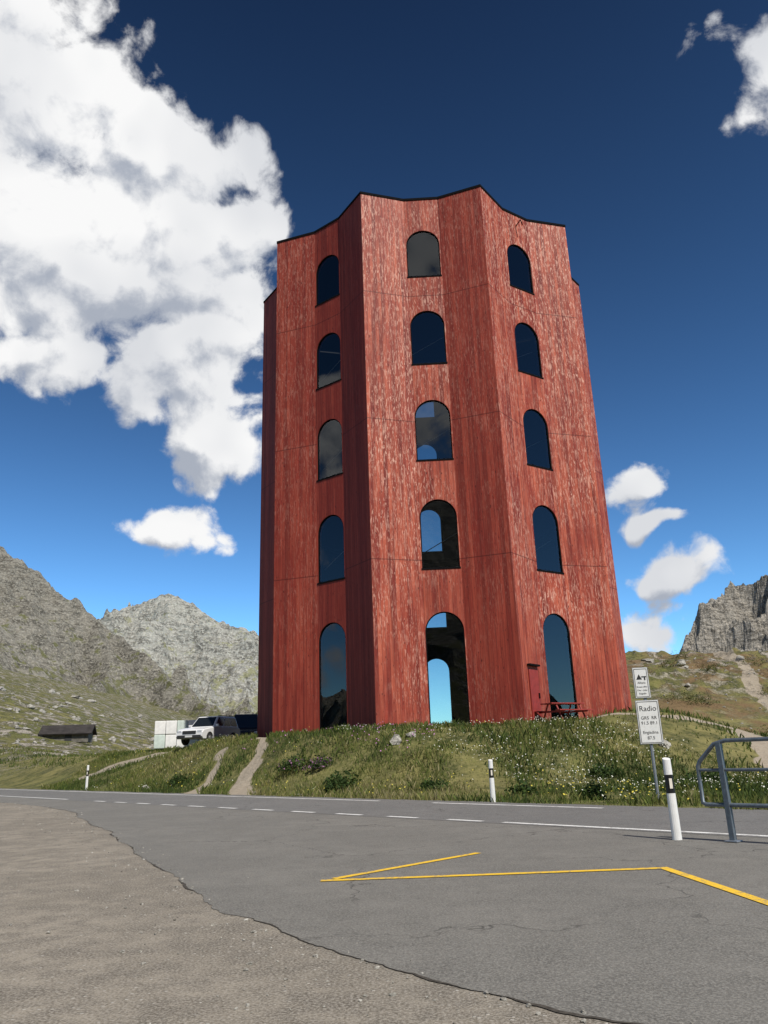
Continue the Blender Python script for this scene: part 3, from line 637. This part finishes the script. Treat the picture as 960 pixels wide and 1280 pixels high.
M_stone=simple('stone_wall_mat',(.13,.12,.10),.9,var=.4,scale=2); M_roof=simple('slate_roof_mat',(.045,.04,.038),.8,var=.3,scale=1.5,spec=.1)
V=[(-3,-2,0),(3,-2,0),(3,2,0),(-3,2,0),(-3,-2,1.3),(3,-2,1.3),(3,2,1.3),(-3,2,1.3),(-3,0,2.3),(3,0,2.3)]
mesh_obj('walls',V,[(0,1,5,4),(2,3,7,6),(1,2,6,9,5),(3,0,4,8,7)],M_stone,ht)
V=[(-3.5,-2.5,1.15),(3.5,-2.5,1.15),(3.5,0,2.42),(-3.5,0,2.42),(3.5,2.5,1.15),(-3.5,2.5,1.15)]
o=mesh_obj('roof',V,[(0,1,2,3),(3,2,4,5)],M_roof,ht); md=o.modifiers.new('s','SOLIDIFY'); md.thickness=.16
box(None,ht,'door',.4,-2.03,.6,.9,.06,1.15,M_trim)

# ---------- world
w=D2.worlds.new('World'); S.world=w; w.use_nodes=True; w.node_tree.nodes.clear(); N=NT(w.node_tree)
try: w.cycles.sampling_method='NONE'
except Exception as e: print(e)
EL=math.radians(50); AZ=math.radians(33)
sky=N.n('ShaderNodeTexSky'); sky.sky_type='NISHITA'; sky.sun_disc=False; sky.sun_elevation=EL; sky.sun_rotation=math.pi-AZ
sky.altitude=2300; sky.air_density=1.0; sky.dust_density=.3; sky.ozone_density=3
gm=N.n('ShaderNodeGamma'); N.L.new(sky.outputs[0],gm.inputs[0]); gm.inputs[1].default_value=1.3
Dv=N.v('NORMALIZE',N.n('ShaderNodeTexCoord').outputs['Generated'])
spz=N.n('ShaderNodeSeparateXYZ'); N.L.new(Dv,spz.inputs[0])
pol=N.mix(N.mr(spz.outputs[2],.05,.80),(1.0,1.38,1.40),(.26,.34,.38))
skc=N.mix(1.0,gm.outputs[0],pol,'MULTIPLY')
bg=N.n('ShaderNodeBackground'); N.L.new(skc,bg.inputs[0]); bg.inputs[1].default_value=.085
# (azimuth, elevation, radius, vertical squash, gain)
BL=[(-29,43,.12,1.,1),(-20.5,41.5,.085,1.,1),(-15.5,41.0,.07,1.,1),(-27,34,.15,1.,1),(-17,35.5,.125,1.,1.1),(-11.8,38,.055,1.,1),(-26,27.5,.10,1.4,.95),(-14.5,28,.105,1.,1.1),(-13.9,22.4,.065,1.2,1.05),(-19.5,25.5,.055,1.,.9),(-38,34,.2,1.,1),
    (-15.9,15.9,.065,2.4,.60),(19.0,17.6,.040,1.,.6),(20.6,11.4,.055,1.9,.7),(20.3,14.7,.040,4.,.5),(34.5,40.5,.07,1.,.36),(18.0,7.8,.07,1.5,.65)]
def dens(Dk):
    Dk=N.v('ADD',Dk,N.v('SCALE',N.v('SUBTRACT',N.noise(Dk,9,2,.5,0,'Color'),(.5,.5,.5)),scale=.06))
    Fm=None
    for az,el,r,kz,g in BL:
        a,e=math.radians(az),math.radians(el); dd=(math.sin(a)*math.cos(e),math.cos(a)*math.cos(e),math.sin(e))
        if kz==1.: l=N.v('DISTANCE',Dk,dd)
        else: l=N.v('LENGTH',N.v('MULTIPLY',N.v('SUBTRACT',Dk,dd),(1,1,kz)))
        f=N.m('MULTIPLY_ADD',l,-g/r,g); Fm=f if Fm is None else N.m('SMOOTH_MAX',Fm,f,.12)
    sp=N.n('ShaderNodeSeparateXYZ'); N.L.new(Dk,sp.inputs[0])
    bk=N.m('ADD',N.m('MULTIPLY',N.m('SUBTRACT',N.noise(Dk,2.6,1,.5),.62),6),N.mr(sp.outputs[1],-.15,.15,0,-3))
    Fm=N.m('MAXIMUM',Fm,N.m('MINIMUM',bk,.6)); Fm=N.m('MINIMUM',Fm,.80)
    n1=N.noise(Dk,8,7,.64); v1=N.vor(Dk,17); v2=N.vor(Dk,44)
    t=N.m('MULTIPLY',N.m('SUBTRACT',n1,.5),1.7)
    t=N.m('MULTIPLY_ADD',v1,-.50,N.m('ADD',t,.23)); t=N.m('MULTIPLY_ADD',v2,-.22,N.m('ADD',t,.10))
    return N.m('ADD',Fm,t)
d1=dens(Dv); d2=dens(N.v('ADD',Dv,(.014,-.005,.024)))
alpha=N.mr(d1,-.02,.28,0,1,True)
lit=N.mr(N.m('SUBTRACT',d1,d2),-.46,.12,0,1,True)
low=N.mr(N.noise(Dv,4.5,3,.5),.42,.62,1,.55)
ccol=N.mix(N.m('MULTIPLY',lit,low),(.42,.46,.54),(1.0,1.0,1.0))
cbg=N.n('ShaderNodeBackground'); N.L.new(ccol,cbg.inputs[0]); cbg.inputs[1].default_value=.95
mx=N.n('ShaderNodeMixShader'); N.L.new(alpha,mx.inputs[0]); N.L.new(bg.outputs[0],mx.inputs[1]); N.L.new(cbg.outputs[0],mx.inputs[2])
wo=N.n('ShaderNodeOutputWorld'); N.L.new(mx.outputs[0],wo.inputs[0])
sl=D2.lights.new('sun','SUN'); sl.energy=5.0; sl.angle=math.radians(.5); sl.color=(1,.955,.88)
so=link(D2.objects.new('sun',sl)); sd=Vector((math.sin(AZ)*math.cos(EL),-math.cos(AZ)*math.cos(EL),math.sin(EL))); so.rotation_euler=sd.to_track_quat('Z','Y').to_euler(); so.location=sd*80
# ---------- camera
cam=D2.cameras.new('camera'); co=link(D2.objects.new('camera',cam)); cam.sensor_fit='HORIZONTAL'; cam.sensor_width=36; cam.lens=36; cam.clip_end=12000; cam.clip_start=.1
th=math.radians(17.5); ro=math.radians(2.0); r0=Vector((1,0,0)); u0=Vector((0,-math.sin(th),math.cos(th))); fw=Vector((0,math.cos(th),math.sin(th)))
Rv=r0*math.cos(ro)-u0*math.sin(ro); Uv=r0*math.sin(ro)+u0*math.cos(ro)
Mx=Matrix((Rv,Uv,-fw)).transposed().to_4x4(); Mx.translation=(0,0,1.5); co.matrix_world=Mx
S.camera=co
S.view_settings.view_transform='Standard'; S.view_settings.look='None'; S.view_settings.exposure=0
